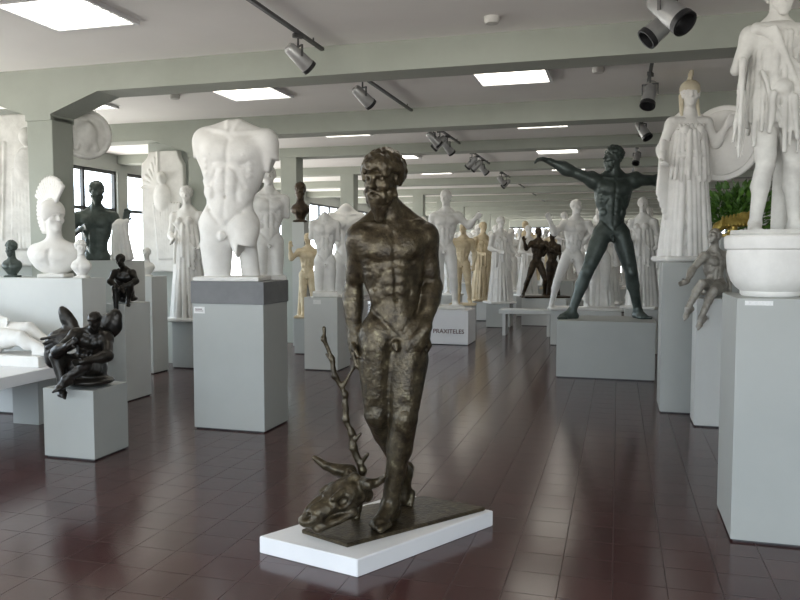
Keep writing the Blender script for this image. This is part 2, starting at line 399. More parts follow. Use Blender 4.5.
def skirt(B,ct,cb,rx0,ry0,rx1,ry1,n=18,r=.035,k=.012,sag=0,seed=1,jag=0):
    R=np.random.RandomState(seed); ct=np.array(ct,float); cb=np.array(cb,float)
    for i in range(n):
        a=2*math.pi*(i+.3*R.rand())/n; j=.92+.16*R.rand()
        p0=ct+A(math.cos(a)*rx0,math.sin(a)*ry0,0); p1=cb+A(math.cos(a+.05*R.randn())*rx1*j,math.sin(a)*ry1*j,jag*(R.rand()-.5))
        mid=lerp(p0,p1,.5)+A(math.cos(a),math.sin(a),0)*sag
        rr=r*(.75+.5*R.rand())
        B.cap(p0,mid,rr*.8,rr,k=k); B.cap(mid,p1,rr,rr*(1.05 if not jag else .7),k=k)
    for t in np.linspace(0,.8 if jag else 1,6):
        c=lerp(ct,cb,t); B.ell(c,((rx0*(1-t)+rx1*t)*.93,(ry0*(1-t)+ry1*t)*.93,np.linalg.norm(ct-cb)/6),k=.02)
def statue(name,label,parts,loc,rot=0,cat='statue',group=None):
    e=obj(name,None,None,loc=loc,rot=(0,0,rot)); e.empty_display_size=.1; tag(e,label,cat,group)
    for pn,me,mt in parts:
        obj(pn,me,mt,parent=e)
    return e
def plinth(x0,x1,y0,y1,h,rough=.012,seed=0):
    B=Sdf(); B.box(((x0+x1)/2,(y0+y1)/2,h/2),((x1-x0)/2,(y1-y0)/2,h/2),rd=.012); 
    return B.mesh('base',.02,noise=.003,nf=9,zcut=0.)
def rotf(a): return [A(math.cos(a),0,math.sin(a)),A(0,1,0),A(-math.sin(a),0,math.cos(a))]
# ------------------------------------------------------------ room
ROT=(0,0,-TH)
def roombox(name,lst,mat,kind=True,bevel=0):
    o=obj(name,boxes(name,lst,bevel),mat,rot=ROT)
    if kind: o['kind']='structure'
    return o
A0,A1,B0,B1,H=-4.,40.,-9.,7.,3.4
roombox('floor',[(B0-.2,B1+.2,A0-.2,A1+.2,-.1,0)],'floor')
roombox('ceiling',[(B0-.2,B1+.2,A0-.2,A1+.2,H,H+.15)],'ceil')
beams_a=[.40+2.97*i for i in range(0,14)]
wl=[(B0-.15,B0,A0,A1,0,.8),(B0-.15,B0,A0,A1,3.1,H)]
ends=[A0]+[a+.15 for a in beams_a if a<A1]+[A1]
for a in ends: wl.append((B0-.15,B0,a-.15,a+.15,.8,3.1))
roombox('wall_left',wl,'wall')
roombox('wall_right',[(B1,B1+.15,A0,A1,0,H)],'wall')
roombox('wall_far',[(B0,B1,A1,A1+.15,0,.5),(B0,B1,A1,A1+.15,2.9,H),(B0,-6,A1,A1+.15,.5,2.9),(5,B1,A1,A1+.15,.5,2.9),(-.3,.1,A1,A1+.15,.5,2.9)],'wall')
roombox('wall_back',[(B0,B1,A0-.15,A0,0,.7),(B0,B1,A0-.15,A0,3.0,H),(B0,-7.5,A0-.15,A0,.7,3.0),(5.5,B1,A0-.15,A0,.7,3.0),(-1.2,-.8,A0-.15,A0,.7,3.0)],'wall')
roombox('wall_partition',[(-6.5,-5.4,9.58,9.68,0,H)],'wall')
wi=1
for i in range(len(ends)-1):
    a,b=ends[i]+.15,ends[i+1]-.15
    if b-a<.5: continue
    t=.03; L=[(B0-.10,B0-.04,a,b,.8,.8+.06),(B0-.10,B0-.04,a,b,3.04,3.1),(B0-.10,B0-.04,a,a+.05,.8,3.1),(B0-.10,B0-.04,b-.05,b,.8,3.1)]
    for q in (1/3,2/3): L.append((B0-.10,B0-.04,a+(b-a)*q-t,a+(b-a)*q+t,.8,3.1))
    L.append((B0-.10,B0-.04,a,b,2.35,2.41))
    roombox('window_%d'%wi,L,'frame'); wi+=1
for (b,c) in ((-6,-.3),(.1,5)):
    L=[(b,c,A1+.02,A1+.08,.5,.56),(b,c,A1+.02,A1+.08,2.84,2.9)]
    n=5
    for j in range(n+1):
        x=b+(c-b)*j/n; L.append((x-.03,x+.03,A1+.02,A1+.08,.5,2.9))
    roombox('window_%d'%wi,L,'frame'); wi+=1
ti=1
for bi,a in enumerate(beams_a):
    zb=3.15 if bi<4 else 3.24; dp=.19 if bi<4 else .0
    prof=[(B0,H),(B1,H),(B1,zb),(-4.85,zb),(-5.4,zb-dp),(-5.4,zb-dp-.06),(-5.7,zb-dp-.06),(-5.7,zb-dp),(-6.25,zb),(B0,zb)]
    if dp==0: prof=[(B0,H),(B1,H),(B1,zb),(B0,zb)]
    n=len(prof)
    v=[(b,a,z) for b,z in prof]+[(b,a+.34,z) for b,z in prof]
    f=[tuple(range(n)),tuple(range(2*n-1,n-1,-1))]+[(i,i+n,(i+1)%n+n,(i+1)%n) for i in range(n)]
    o=obj('trim_%d'%ti,pyd('beam',v,f),'beam',rot=ROT); o['kind']='structure'; ti+=1
    roombox('trim_%d'%ti,[(-5.7,-5.4,a+.02,a+.32,0,2.95 if bi<4 else zb+.01)],'beam',bevel=.01); ti+=1
# ------------------------------------------------------------ ceiling lights
fr=boxes('frame',[(-.38,.38,-.36,-.33,-.03,0),(-.38,.38,.33,.36,-.03,0),(-.38,-.35,-.33,.33,-.03,0),(.35,.38,-.33,.33,-.03,0)])
df=boxes('diffuser',[(-.35,.35,-.33,.33,-.012,0)])
fr.materials.append(M['white']); df.materials.append(M['lamp'])
def clight(b,a):
    x,y=rw(b,a); e=obj('ceiling_light',None,None,loc=(x,y,H),rot=ROT); tag(e,'square recessed fluorescent ceiling light with white louvers','ceiling light','fluorescent ceiling lights')
    obj('frame',fr,None,e); obj('diffuser',df,None,e)
for i in range(-2,11):
    a=4.9+2.95*i
    for b in (-4.0,-1.07): clight(b,a)
    if i<1 or i>3: clight(1.9,a)
clight(-6.35,7.85); clight(-6.9,4.9)
sd=lathe('detector',[(0.001,-.05),(.05,-.05),(.06,-.03),(.06,0)],20); sd.materials.append(M['plaster_grey'])
for (u,v) in ((595,71),(178,97),(490,22),(608,108)):
    zc=1.8*761/(252-v); o=obj('smoke_detector',sd,None,loc=((u-400)/760*zc,zc,H)); tag(o,'small round grey smoke detector on the ceiling','smoke detector','smoke detectors')
TB=-2.5; TR=.27
for b,lb in ((TB,'slim grey lighting track fixed to ceiling between two beams'),(TR,'slim grey ceiling track carrying larger spotlights')):
    for a in beams_a[:9]:
        L=[(b-.016,b+.016,a+.40,a+2.91,3.345,3.37)]
        for aa in (a+.6,a+2.7): L.append((b-.005,b+.005,aa-.005,aa+.005,3.37,H))
        o=obj('lighting_track',boxes('track',L),'darkgrey',rot=ROT); tag(o,lb,'lighting track','ceiling lighting tracks')
hd=lathe('lamp_head',[(.001,-.11),(.035,-.11),(.048,-.09),(.052,.0),(.056,.02),(.058,.11)],28)
hr_=lathe('front_ring',[(.058,.10),(.062,.10),(.062,.13),(.052,.13),(.050,.04),(.001,.03)],28)
ln=lathe('lens',[(.001,.055),(.048,.055)],24)
br=boxes('bracket',[(-.015,.015,-.04,.04,-.03,0),(-.006,.006,-.006,.006,-.10,-.03),(-.066,-.060,-.008,.008,-.18,-.09),(.060,.066,-.008,.008,-.18,-.09),(-.066,.066,-.008,.008,-.10,-.09)])
hd.materials.append(M['midgrey']); ln.materials.append(M['lens']); br.materials.append(M['darkgrey']); hr_.materials.append(M['black'])
def spot(b,a,az,tilt,sc=1.,lab='grey cylindrical spotlight with black rim on ceiling track'):
    x,y=rw(b,a); e=obj('track_spotlight',None,None,loc=(x,y,3.345)); e.scale=(sc,)*3; tag(e,lab,'spotlight','track spotlights')
    e.rotation_euler=(0,0,az)
    obj('bracket',br,None,e)
    for n_,m_ in (('lamp_head',hd),('front_ring',hr_),('lens',ln)): obj(n_,m_,None,e,loc=(0,0,-.17),rot=(tilt,0,0))
for b,a,az,t,sc in ((TB,5.75,2.2,2.2,1.05),(TB,7.35,2.2,2.2,1.05),(TB,10.4,1.9,2.3,1.),(TB,10.8,-1.9,2.3,1.),(TB,11.3,2.2,2.3,1.),(TB,13.3,-2.2,2.3,1.),(TB,13.8,-2.,2.3,1.),(TB,14.4,2.,2.3,1.),(TB,16.8,2.,2.3,1.),(TB,17.6,-2.,2.3,1.),
    (TR,5.15,.6,2.3,1.35),(TR,5.5,-1.6,2.3,1.25),(TR,7.9,-.6,2.6,1.2),(TR,10.3,.6,2.5,1.1),(TR,13.4,-.6,2.6,1.)):
    spot(b,a,az,t,sc)
# ------------------------------------------------------------ pedestals
EX=A(CT,-ST); EY=A(ST,CT)
def ped(corner,w,d,h,label,mat='ped',name='pedestal',parts=(),cat='pedestal',group=None):
    c=A(*corner)+EX*w/2+EY*d/2
    e=obj(name,None,None,loc=(c[0],c[1],0),rot=ROT); tag(e,label,cat,group)
    obj('body',boxes('body',[(-w/2,w/2,-d/2,d/2,.012,h)],.004),mat,e)
    obj('foot_plate',boxes('foot_plate',[(-w/2+.015,w/2-.015,-d/2+.015,d/2-.015,0,.012)]),'darkgrey',e)
    for pn,me,mt in parts: obj(pn,me,mt,e)
    return c
def pedc(cx,cy,w,d,h,label,**k):
    c=A(cx,cy)-EX*w/2-EY*d/2; return ped(c,w,d,h,label,**k)
def cardlabel(x,y,z,w=.11,h=.06):
    return ('caption_label',boxes('caption_label',[(x-w/2,x+w/2,y-.004,y,z-h/2,z+h/2)]),'paper')
ped((-1.87,6.83),.70,.50,1.14,'tall grey painted pedestal with dark grey top block under torso',parts=[('top_block',boxes('tb',[(-.36,.36,-.26,.26,1.14,1.34)],.004),'ped_dark'),cardlabel(-.28,-.25,1.08),('lettering',boxes('l',[(-.32,-.25,-.2555,-.254,1.085,1.092),(-.32,-.24,-.2555,-.254,1.07,1.075)]),'ink')])
ped((-2.78,5.86),.46,.42,.545,'low grey cube pedestal under winged black bronze')
ped((1.83,4.12),.60,.60,1.35,'tall grey pedestal carrying round white drum and statue',parts=[cardlabel(-.19,-.30,1.325,.14,.025)])
ped((2.59,7.5),.62,.6,1.5,'tall grey pedestal under helmeted shield bearer')
ped((2.70,6.9),.50,.38,1.18,'pale grey pedestal under seated small bronze',mat='ped_light')
ped((2.0,9.66),1.2,.9,.73,'wide grey pedestal under striding bronze god')
ped((-1.30,10.27),.48,.5,.99,'white pedestal under small headless torso',mat='ped_light',parts=[cardlabel(-.05,-.25,.93)])
ped(rw(-6.3,6.1),1.41,.35,1.35,'long white plinth carrying plaster and bronze busts',mat='ped_light')
ped((-3.2,8.1),.3,.45,1.05,'slim white pedestal under small seated bronze',mat='ped_light')
ped((-3.6,10.0),.38,.35,1.28,'white pedestal under small plaster head',mat='ped_light')
ped((-3.15,10.45),.42,.26,.65,'grey plinth under draped plaster figure')
pedc(-1.46,8.1,.36,.4,1.29,'grey pedestal under small plaster youth torso')
pedc(-1.45,12,.34,.34,.56,'grey plinth under beige plaster figure')
pedc(-1.68,12.9,.22,.22,2.1,'very tall narrow grey pedestal under dark bust')
pedc(-.80,11.6,.5,.45,.87,'white pedestal under headless plaster torso',mat='ped_light')
e=obj('display_table',None,None,loc=(*rw(-5.5,5.1),0),rot=ROT); tag(e,'low white display table with thick slab top on grey supports','display table')
obj('table_top',boxes('t',[(-.75,.65,-.9,.92,.47,.57)],.006),'white',e)
obj('support',boxes('t',[(.08,.37,.66,.90,0,.47)],.004),'ped',e); obj('support',boxes('t',[(-.5,-.2,-.8,-.5,0,.47)],.004),'ped',e)
# ------------------------------------------------------------ main plinth, plate
o=obj('low_white_plinth',prism('pl',[(-.21,3.65),(.545,4.36),(0,4.68),(-.75,3.96)],0,.09,.004),'white'); tag(o,'low white lacquered floor plinth beneath bronze man','plinth')
PZ=.09
o=obj('bronze_ground_plate',prism('plate',[(-.53,4.0),(-.27,3.80),(.50,4.36),(.14,4.57),(-.20,4.40)],PZ,PZ+.022,.004),'bronze'); tag(o,'dark patinated bronze ground plate lying on white plinth','plate')
# ------------------------------------------------------------ main bronze
P=dict(head=(-.035,-.06,1.875),neck=(.005,0,1.680),pel=(.030,0,1.10),shL=(-.165,-.02,1.575),shR=(.195,.02,1.580),
 elL=(-.205,.08,1.27),wrL=(-.200,.03,1.00),hL=(.02,-.15,-1),pnL=(1,0,0),elR=(.235,.06,1.30),wrR=(.185,-.10,1.07),hR=(-.45,-.15,-.85),pnR=(-.3,.7,-.2),
 hipL=(-.070,0,1.02),hipR=(.115,0,1.04),knR=(.080,-.07,.59),anR=(.00,-.01,.10),tR=(-.5,-1,0),
 knL=(-.070,-.01,.60),anL=(.075,.25,.19),tL=(-.1,-.35,-.9),face=(-.55,-1,-.24),hup=(0,-.05,1))
B=Sdf(); HB=Sdf(); human(B,P,1.09,HB=HB,beard=True,curl=.5,hn=150,hs=1.08,ls=1.12,full=.12,ra=.62,cw=.96,ww=.96,bush=.007)
body=B.mesh('body',.0072,noise=.0011,nf=32,zcut=0.); hr=HB.mesh('hair',.0070,noise=.001,nf=60)
statue('bronze_man_statue','dark patinated bronze nude bearded man standing with crossed legs',[('body',body,'bronze'),('hair_and_beard',hr,'bronze')],(-.055,4.13,PZ+.022))
B=Sdf()
br_=[(0,0,0),(.03,.01,.12),(.025,.0,.20),(.04,.0,.27),(-.01,0,.40),(-.02,0,.48),(-.05,0,.56),(-.055,.0,.70),(-.11,0,.80),(-.13,0,.90),(-.170,0,1.01),(-.17,0,1.07)]
for i in range(len(br_)-1): B.cap(br_[i],br_[i+1],.025-.0013*i,.025-.0013*(i+1),k=.01); B.ell(br_[i],.029-.0014*i,k=.012)
for a,b,r0,r1 in (((-.07,0,.74),(-.0,0,.86),.014,.011),((0,0,.86),(.01,0,1.0),.011,.008),((.005,0,.90),(-.05,0,1.08),.009,.006),((.0,0,.86),(.06,-.06,.88),.010,.006),
   ((-.02,0,.5),(-.065,0,.56),.016,.010),((.03,0,.3),(.07,-.03,.37),.014,.008),((-.12,0,.88),(-.16,.02,.92),.012,.008),((-.02,0,.42),(.03,-.02,.48),.014,.01)):
    B.cap(a,b,r0,r1,k=.01)
o=obj('bronze_branch',B.mesh('branch',.0075,noise=.004,nf=34,zcut=0.),'bronze',loc=(-.25,4.18,PZ+.022)); tag(o,'thin knobbly forked bronze tree branch rising beside the man','branch')
B=Sdf()
f=nrm((-.75,-.45,-.22)); r_=nrm(np.cross(A(0,0,1),f)); u_=np.cross(f,r_); Fr=[f,r_,u_]
c=A(0,0,.17); Q=lambda x,y,z:c+f*x+r_*y+u_*z
B.ell(Q(-.02,0,.02),(.12,.10,.09),Fr,k=.03); B.ell(Q(.10,0,.0),(.13,.075,.07),Fr,k=.04); B.ell(Q(.20,0,-.02),(.07,.06,.045),Fr,k=.03)
B.cap(Q(.0,.07,-.06),Q(.2,.045,-.07),.03,.022,k=.02); B.cap(Q(.0,-.07,-.06),Q(.2,-.045,-.07),.03,.022,k=.02)
for q in(-1,1):
    B.ell(Q(.045,.085*q,.03),(.032,.03,.03),Fr,k=.01,op=-1); B.cap(Q(.02,.06*q,.075),Q(.09,.07*q,.06),.018,.014,k=.01)
    B.ell(Q(.235,.03*q,.01),(.03,.014,.014),Fr,k=.01,op=-1)
    B.cap(Q(-.10,.07*q,.07),Q(-.10,.13*q,.08),.035,.032,k=.02)
    B.ell(Q(.11,.07*q,-.03),(.05,.03,.015),Fr,k=.02,op=-1)
B.cap(Q(.12,0,.075),Q(.2,0,.04),.01,.01,k=.01,op=-1)
for x_,y_,z_,r0 in ((-.08,.02,.10,.03),(-.10,-.04,.05,.035),(-.06,.05,.0,.03),(-.12,0,-.02,.05)): B.ell(Q(x_,y_,z_),r0,k=.02)
skull=B.mesh('skull',.0075,noise=.0055,nf=36,zcut=0.)
def horn(pts,r0):
    B=Sdf(); n=len(pts)
    for i in range(n-1): B.cap(pts[i],pts[i+1],r0*(1-i/n)+.004,r0*(1-(i+1)/n)+.004,k=.01)
    return B.mesh('horn',.008,noise=.003,nf=40)
h1=Q(-.10,.13,.08); h2=Q(-.10,-.13,.08)
hl,hrr=(h1,h2) if h1[0]<h2[0] else (h2,h1)
statue('bronze_bull_skull','rough corroded bronze bull skull with horns lying on ground plate',[('skull',skull,'bronze'),('horn',horn([hl+A(.02,0,0),hl+A(-.05,-.02,.02),hl+A(-.11,-.03,.045),hl+A(-.17,-.03,.09)],.040),'bronze'),('horn',horn([hrr,hrr+A(.04,.02,.0),hrr+A(.07,.01,.02),hrr+A(.09,-.01,.05)],.028),'bronze')],(-.30,3.99,PZ+.022),cat='bull skull')
# ------------------------------------------------------------ colossal torso
s=1.55; dz=-.62*s
P=SP(s,dz,head=None,elL=(-.218,.03,1.28),elR=(.220,.02,1.28),wrL=None,wrR=None,neck=(0,0,1.515),pel=(-.045,0,.98),shL=(-.182,0,1.440),shR=(.192,0,1.430),hipL=(-.120,0,.94),hipR=(.045,0,.94),knL=(-.100,-.02,.54),anL=None,knR=(.080,-.10,.80),anR=None,neckstub=0)
B=Sdf(); human(B,P,s,ls=1.10,cw=1.14,ra=.95,ww=1.14)
B.box((-.47,0,.965),(.16,.3,.10),.0,rotf(.35),k=.025,op=-1); B.box((.47,0,.940),(.16,.3,.10),.0,rotf(-.35),k=.025,op=-1)
B.ell((-.02,.0,1.56),(.12,.2,.11),k=.03,op=-1)
B.box((.22,-.1,.18),(.15,.3,.12),.0,rotf(-.15),k=.015,op=-1)
B.cap((.11,.10,.0),(.08,.06,.40),.085,.085,k=.03); B.box((-.04,.03,.01),(.30,.22,.03))
statue('headless_torso','colossal white plaster headless armless muscular male torso',[('body',B.mesh('body',.0105,noise=.001,nf=12,zcut=0.),'plaster')],(-1.49,6.93,1.34),-.1)
# ------------------------------------------------------------ striding god
P=dict(head=(.07,-.04,2.09),neck=(.09,0,1.87),pel=(.07,0,1.17),shL=(-.15,0,1.79),shR=(.33,0,1.80),elL=(-.48,-.03,1.92),wrL=(-.76,-.05,2.05),pnL=(-.3,-.3,-1),hL=(-.9,0,.25),
 elR=(.65,.06,1.80),wrR=(.95,.05,1.84),hipL=(-.05,0,1.10),hipR=(.19,0,1.10),knL=(-.25,-.10,.62),anL=(-.42,.0,.10),tL=(-1,-.35,0),knR=(.33,-.03,.60),anR=(.45,.08,.11),tR=(.35,-1,0),face=(-1,-.3,.0))
B=Sdf();HB=Sdf(); human(B,P,1.25,HB=HB,beard=True,rmin=.015,ls=1.12,hs=.98,full=.1,cw=1.08,ww=1.05,ar=1.18,ra=.85,curl=1.5)
statue('striding_god_statue','dark green bronze nude bearded man striding with arms outstretched',[('body',B.mesh('body',.0105,zcut=0.),'bronze_green'),('hair_and_beard',HB.mesh('hair',.010),'bronze_green'),('base',plinth(-.57,.60,-.22,.25,.014),'bronze_green')],(2.68,9.93,.73),-.05)
# ------------------------------------------------------------ shield bearer
P=SP(1.0,head=(0,-.02,1.66),neck=(0,0,1.47),pel=(0,0,.95),shL=(-.17,0,1.40),shR=(.17,0,1.40),elL=(-.27,.02,1.14),wrL=(-.30,-.14,.98),elR=(.27,.0,1.18),wrR=(.33,-.10,1.34),hL=(-.2,-1,-.3),knL=(-.1,-.04,.5),knR=(.1,-.02,.5),face=(-.2,-1,0))
B=Sdf(); human(B,P,.97,fem=True,nude=False,rmin=.012,hs=1.06)
bd=B.mesh('body',.0105,zcut=0.)
D=Sdf(); skirt(D,(0,0,1.02),(0,.02,.06),.155,.11,.24,.19,24,.030,k=.006,seed=3); skirt(D,(0,-.01,1.30),(0,-.01,.82),.15,.115,.21,.155,20,.023,k=.007,seed=5,jag=.12)
for i in range(7): D.cap((-.13+.04*i,-.10,1.36),(-.02+.01*i,-.135,1.12),.014,k=.008)
for i in range(5): D.cap((-.20-.02*i,.02-.02*i,1.2),(-.22-.02*i,-.03,.45+.06*i),.025,.03,k=.010)
for i in range(12): D.cap((-.13+.023*i,-.115-.02*math.sin(i/11*3.14),1.08),(-.13+.023*i,-.125-.02*math.sin(i/11*3.14),1.05),.014,k=.004)
D.cap((-.16,-.02,1.40),(.16,-.02,1.40),.05,k=.02)
fc=nrm((-.2,-1,0)); hh=A(0,-.02,1.66)
Hm=Sdf(); Hm.ell(hh+A(0,.020,.065),(.098,.115,.092),k=.01); Hm.ell(hh+fc*.130-A(0,0,.040),(.072,.07,.085),k=.01,op=-1)
for i in range(10):
    a=-.5+2.8*i/9; d=-fc*math.sin(a)+A(0,0,math.cos(a)); Hm.cap(hh+A(0,.01,.055)+d*.10,hh+A(0,.01,.055)+d*.190,.009,.014,k=.005)
Hm.cap(hh+A(0,-.02,.20),hh+A(0,-.02,.44),.018,.008,k=.015)
for q in(-1,1): Hm.cap((.075*q,.03,1.66),(.085*q,-.02,1.46),.026,.018,k=.012)
sh=lathe('shield',[(.001,.055),(.12,.05),(.25,.03),(.32,.0),(.325,-.012),(.37,-.010),(.38,-.025),(.37,-.045),(.32,-.03),(.001,.02)],48)
e=statue('helmeted_goddess_statue','white plaster helmeted woman in long pleated robe holding round shield',[('body',bd,'plaster'),('robe',D.mesh('robe',.0100,noise=.002,nf=14,zcut=0.),'plaster'),('helmet',Hm.mesh('helmet',.0075),'helmet_plaster'),('base',plinth(-.28,.28,-.24,.26,.06),'plaster')],(2.90,7.72,1.5),.0)
o=obj('shield',sh,'plaster',e,loc=(.35,.04,1.20),rot=(math.radians(90),0,math.radians(-42)))
# ------------------------------------------------------------ tall statue on drum
dr=lathe('drum',[(.001,0),(.150,0),(.158,.010),(.160,.03),(.185,.05),(.210,.085),(.226,.13),(.234,.18),(.237,.23),(.232,.262),(.246,.270),(.250,.30),(.250,.335),(.240,.345),(.001,.345)],56)
o=obj('round_plaster_drum',dr,'plaster',loc=(2.12,4.35,1.35)); tag(o,'round white bowl shaped base with thick rim on grey pedestal','drum base')
s=.82
P=SP(s,head=(0,-.01,1.73),elL=(-.27,.02,1.20),wrL=None,elR=(.26,.03,1.18),wrR=(.24,-.14,1.0),knL=(-.08,-.04,.50),knR=(.11,-.05,.50),hipL=(-.09,0,.93),anL=(-.10,.04,.09),anR=(.15,-.02,.09),tL=(-.35,-1,0),tR=(.35,-1,0))
B=Sdf();HB=Sdf(); human(B,P,s,HB=HB,beard=True,ls=1.05); B.cap((.13,.13,0),(.11,.10,.62),.06,.05,k=.02)
D=Sdf(); skirt(D,(0,0,1.18),(-.01,-.01,.58),.125,.09,.140,.11,22,.017,k=.006,seed=11,jag=.30)
R=np.random.RandomState(7)
for i in range(12): 
    x0=-.13+.023*i; x1=x0+.05*R.randn(); D.cap((x0,-.09,1.00+.10*R.randn()),(x1,-.12,.68+.12*R.randn()),.012,.008,k=.005)
for i in range(6): D.cap((-.14+.012*i,-.07-.01*i,1.20),(.07+.01*i,-.105,.98-.05*i),.013,k=.005)
for i in range(5): D.cap((-.19-.012*i,.0-.02*i,1.02),(-.20-.012*i+.02*R.randn(),-.02*i,.45+.16*R.rand()),.018,.008,k=.006); D.cap((.18+.012*i,-.02*i,1.02),(.20+.012*i+.02*R.randn(),-.02*i,.14+.25*R.rand()),.019,.012,k=.006)
D.cap((-.14,-.04,1.21),(.14,-.04,1.21),.040,k=.02); D.ell((-.02,-.12,.86),(.045,.035,.045),k=.02); D.cap((-.08,-.12,.82),(-.10,-.13,.60),.022,.012,k=.01); D.cap((.03,-.13,.80),(.05,-.14,.56),.022,.012,k=.01)
e=statue('draped_man_statue','white plaster man wearing ragged animal skin and hanging cloak on drum',[('body',B.mesh('body',.0085,zcut=0.),'plaster_grey'),('hair_and_beard',HB.mesh('hair',.010),'plaster_grey'),('animal_skin',D.mesh('skin',.0075,noise=.004,nf=24,zcut=0.),'plaster_grey'),('base',lathe('b',[(.001,0),(.215,0),(.22,.01),(.215,.03),(.001,.03)],40),'plaster_grey')],(2.12,4.35,1.696),.05)
e.scale=(1,1,.94)
# ------------------------------------------------------------ seated small bronze (right)
P=dict(head=(.05,.0,.56),neck=(.07,.03,.43),pel=(.08,.05,.12),shL=(-.04,-.01,.385),shR=(.16,.05,.39),elL=(-.16,-.04,.26),wrL=(-.24,-.12,.15),elR=(.24,.09,.24),wrR=(.23,.06,.08),
 hipL=(.02,0,.11),hipR=(.12,.0,.11),knL=(-.15,-.25,.14),anL=(-.28,-.27,-.08),tL=(-.7,-.2,-.7),knR=(-.06,-.29,.08),anR=(-.18,-.32,-.16),tR=(-.7,-.2,-.7),face=(-.8,-.6,.3),hL=(-1,-.2,-.3))
B=Sdf();HB=Sdf(); human(B,P,.62,HB=HB,rmin=.006,ls=1.10,ar=1.08); B.ell((.08,.06,.045),(.15,.12,.04))
statue('seated_youth_bronze','small silvery bronze nude youth seated with legs over edge',[('body',B.mesh('body',.0075,noise=.0015,nf=40),'bronze_silver'),('hair',HB.mesh('hair',.007),'bronze_silver')],(2.86,7.06,1.18))
# ------------------------------------------------------------ winged black bronze
P=dict(head=(.18,-.12,.53),neck=(.12,-.04,.45),pel=(.03,.04,.16),shL=(.01,-.08,.42),shR=(.20,.02,.39),elL=(-.08,-.22,.30),wrL=(.05,-.28,.36),hL=(.7,0,.5),elR=(.28,-.12,.26),wrR=(.16,-.26,.24),
 hipL=(-.02,.02,.15),hipR=(.10,.02,.15),knL=(-.11,-.18,.26),anL=(-.05,-.20,.06),tL=(.3,-.8,-.6),knR=(.15,-.22,.20),anR=(.0,-.24,.10),tR=(-.8,-.4,-.4),face=(-.2,-.8,-.6))
B=Sdf();HB=Sdf(); human(B,P,.60,HB=HB,rmin=.007,ls=1.35,hs=.9,ar=1.35,cw=1.1); B.ell((.03,.02,.045),(.21,.17,.045),k=.02); B.ell((.0,.03,.14),(.18,.15,.13),k=.04)
W=Sdf()
W.ell((-.17,.05,.36),(.17,.055,.10),rotf(.35),k=.02); W.ell((-.24,.04,.27),(.09,.05,.14),rotf(-.30),k=.02); W.ell((-.13,.06,.50),(.06,.04,.14),rotf(.5),k=.03)
for i in range(9):
    t=i/8; W.cap((-.05-.022*i,.01,.43-.015*i),(-.33+.15*t,.0,.37-.28*t),.016,.010,k=.008)
W.ell((.16,.10,.46),(.13,.05,.10),rotf(.2),k=.02); W.ell((.22,.09,.52),(.07,.04,.09),rotf(-.5),k=.03)
statue('winged_bronze_figure','small black bronze crouching nude figure with spread wings',[('body',B.mesh('body',.0075,noise=.002,nf=40),'bronze_black'),('hair',HB.mesh('hair',.007),'bronze_black'),('wings',W.mesh('wings',.0070,noise=.003,nf=34),'bronze_black')],(-2.50,5.93,.545),-.1)
# ------------------------------------------------------------ small seated bronze on slim pedestal
P=dict(head=(-.02,-.12,.46),neck=(.0,-.05,.36),pel=(.0,.04,.10),shL=(-.09,-.05,.33),shR=(.09,-.05,.33),elL=(-.13,-.14,.24),wrL=(-.03,-.19,.17),elR=(.14,-.12,.24),wrR=(.05,-.18,.20),
 hipL=(-.045,.02,.09),hipR=(.045,.02,.09),knL=(-.07,-.19,.17),anL=(-.06,-.20,-.08),tL=(0,-.9,-.5),knR=(.08,-.17,.20),anR=(.05,-.12,.04),tR=(0,-.9,-.3),face=(-.5,-1,-.5))
B=Sdf();HB=Sdf(); human(B,P,.54,HB=HB,rmin=.008,ls=1.12,ar=1.1); B.ell((0,.04,.045),(.13,.10,.04))
statue('small_seated_bronze','small dark bronze nude figure crouching on slim white pedestal',[('body',B.mesh('body',.009),'bronze_black'),('hair',HB.mesh('hair',.009),'bronze_black')],(-2.98,8.22,1.05),.2)
# ------------------------------------------------------------ busts
def bust(s,fem=False,face=(0,-1,0),beard=False,helmet=False,wide=.2,drape=True):
    B=Sdf(); n=A(0,0,.30)*s
    B.ell(A(0,0,.17)*s,(wide*s,.12*s,.15*s),k=.03); B.ell(A(-wide*.75,.0,.20)*s,(.07*s,.075*s,.08*s),k=.03); B.ell(A(wide*.75,.0,.20)*s,(.07*s,.075*s,.08*s),k=.03)
    B.seg(A(0,0,.16)*s,I3*[1,-1,1],s,(0,.06),(0,-.05),.015,.012)
    for q in(-1,1): B.pad(A(0,0,.16)*s,I3*[1,-1,1],s,(.08*q,.02),(.08,.05),-.018)
    B.ell(A(0,0,-.02)*s,(.3*s,.3*s,.06*s),k=.01,op=-1)
    B.cap(A(0,0,.27)*s,A(0,-.01,.42)*s,.062*s,.054*s,k=.04*s)
    h=A(0,-.02,.49)*s; head(B,h,face,(0,0,1),s)
    B.cap(A(0,0,-.0)*s,A(0,0,.08)*s,.06*s,.045*s,k=.02); B.box(A(0,0,.012)*s,(.11*s,.10*s,.02*s))
    HB=Sdf()
    if helmet:
        fc=nrm(face)
        HB.ell(h+(A(0,0,.05)-fc*.015)*s,(.098*s,.110*s,.10*s),k=.01); HB.ell(h+(fc*.13-A(0,0,.03))*s,(.075*s,.075*s,.085*s),k=.01,op=-1)
        for i in range(22):
            a=-.75+3.2*i/21; d=-fc*math.sin(a)+A(0,0,math.cos(a)); o=h+A(0,.0,.05)*s-fc*.015*s
            HB.cap(o+d*.12*s,o+d*.145*s,.016*s,.016*s,k=.006); HB.cap(o+d*.16*s,o+d*(.27 if a<1.2 else .22)*s,.014*s,.020*s,k=.006)
        HB.cap(h+(-fc*.08+A(0,0,.02))*s,h+(-fc*.10-A(0,0,.10))*s,.05*s,.04*s,k=.02)
    else: hair(HB,h,face,(0,0,1),s,60,beard=beard)
    return B,HB
